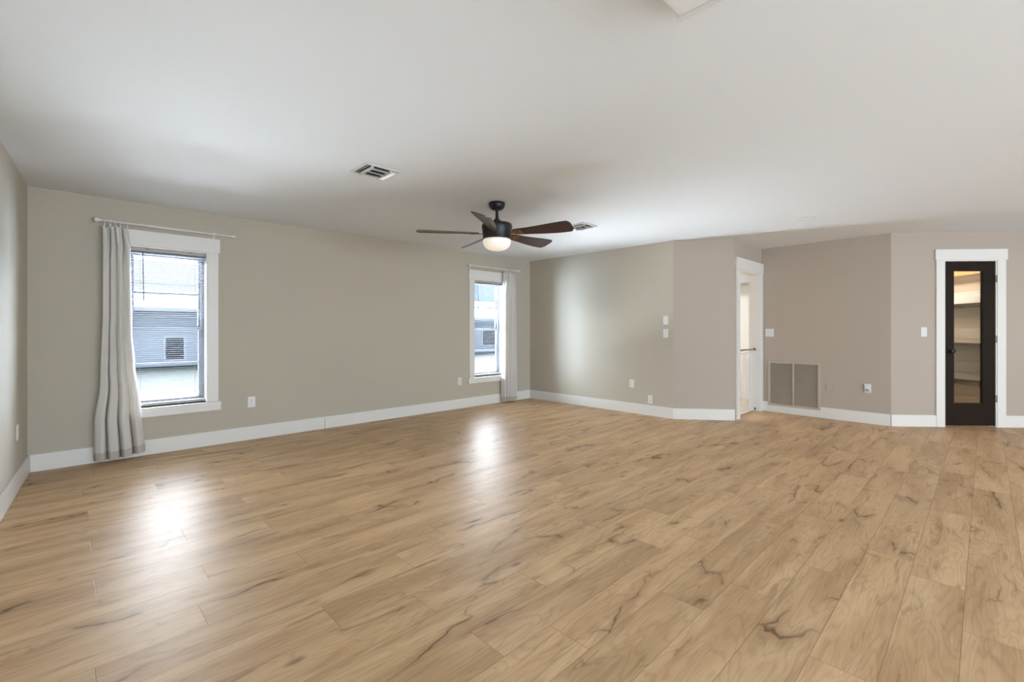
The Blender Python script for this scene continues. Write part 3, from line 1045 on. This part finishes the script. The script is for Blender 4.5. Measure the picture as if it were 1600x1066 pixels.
# inside of the pantry: boarded side wall with the shelves, seen aslant through the glass
PW = 1.46
pb = MB()
pb.box(0.30, PW, 1.0, 1.1, 0, H)
pb.box(0.25, 0.30, 0.121, 1.1, 0, H).box(PW + 0.014, PW + 0.10, 0.121, 1.1, 0, H)
o = struct(pb, 'wall_pantry_side', 'ship')
o.location = PAN.at(0); o.rotation_euler = (0, 0, PAN.rz)
sl = MB()
for i in range(15):
    z0 = 0.01 + i * 0.155
    sl.box(PW, PW + 0.013, 0.125, 0.998, z0, z0 + 0.149, .002)
o = struct(sl, 'trim_1', 'ship')
o.location = PAN.at(0); o.rotation_euler = (0, 0, PAN.rz)


def pantry_shelf(z, th, material, label):
    r = empty('pantry_shelf', PAN.at(PW - 0.001, z, -0.56), PAN.rz)
    tag(r, label, 'shelf', 'shelves behind the pantry door glass')
    MB().box(-0.22, 0.0, -0.43, 0.43, -th, 0.0, .003).build('shelf_board', material, r)
    for Y in (-0.36, 0.36):
        MB().box(-0.17, 0.0, Y - .010, Y + .010, -th - .018, -th - .0005, .002).box(-.020, 0.0, Y - .010, Y + .010, -th - .13, -th - .018, .002).build('shelf_bracket', 'black', r)


pantry_shelf(2.012, 0.064, 'pine', 'orange pine shelf at the very top of the pantry door glass')
pantry_shelf(1.569, 0.044, 'shelf', 'dark pantry shelf under the white block')
pantry_shelf(1.036, 0.038, 'shelf', 'dark pantry shelf just above the height of the door knob')
pantry_shelf(0.532, 0.054, 'shelf', 'lowest dark pantry shelf behind the glass')
bx = empty('white_block', PAN.at(PW - 0.112, 1.569, -0.56), PAN.rz)  # pale band above the shelf, built as a plain white block
tag(bx, 'long plain white block on the upper dark pantry shelf', 'box')
MB().box(-0.098, 0.098, -0.415, 0.415, 0.0, 0.128, .004).build('block_body', 'box', bx)
MB().box(-0.102, 0.102, -0.419, 0.419, 0.1285, 0.150, .003).build('block_top', 'box', bx)
lp = bpy.data.lights.new('pantry_lamp', 'POINT'); lp.energy = 32; lp.color = (1, 0.88, 0.72); lp.shadow_soft_size = 0.06
lo = bpy.data.objects.new('pantry_lamp', lp); COL.objects.link(lo); lo.location = PAN.at(0.62, 2.25, -0.50)

# ------------------------------------------------------------------ outside the windows
GZ = -0.35
struct(MB().box(-40, 60, 0.25, 60, GZ - 0.2, GZ), 'ground', 'grass')


def house(x0, x1, y, eave, ridge, label, wins):
    root = empty('house', ((x0 + x1) / 2, y, GZ))
    tag(root, label, 'house', 'neighbouring houses outside the windows')
    hw = (x1 - x0) / 2
    e, r = eave - GZ, ridge - GZ
    dp = 9.0
    wl = MB().box(-hw, hw, 0, dp, 0, e)
    wl.build('house_wall', 'siding', root)
    t = bmesh.new()
    o_ = 0.45
    v = [t.verts.new(p) for p in ((-hw - o_, -o_, e), (hw + o_, -o_, e), (hw + o_, dp + o_, e), (-hw - o_, dp + o_, e),
                                  (-hw + 3.5, dp / 2, r), (hw - 3.5, dp / 2, r))]
    for f in ((0, 1, 5, 4), (2, 3, 4, 5), (1, 2, 5), (3, 0, 4), (3, 2, 1, 0)):
        t.faces.new([v[i] for i in f])
    m_ = MB(); m_._merge(t)
    m_.build('house_roof', 'roofing', root)
    MB().box(-hw - o_, hw + o_, -o_ - .03, -o_, e - .14, e + .02).build('fascia', 'house_trim', root)
    for a, b, z0, z1 in wins:
        f = MB()
        f.box(a - .08, a, -.05, 0, z0 - .08, z1 + .08).box(b, b + .08, -.05, 0, z0 - .08, z1 + .08)
        f.box(a, b, -.05, 0, z0 - .08, z0).box(a, b, -.05, 0, z1, z1 + .08)
        f = f.build('house_window', 'house_trim', root)
        MB().box(a, b, -.03, -.005, z0, z1).build('pane', 'house_glass', f)


house(-14.0, 6.5, 19.0, 2.15, 3.25, 'pale neighbouring house seen through the left window blind', ((0.85, 1.5, 0.30, 1.22), (-5.0, -4.0, 0.75, 2.0)))
house(10.5, 24.0, 19.0, 2.05, 3.6, 'pale neighbouring house seen through the far window blind', ((-2.2, -1.0, 0.5, 1.75), (2.5, 3.6, 0.5, 1.75)))
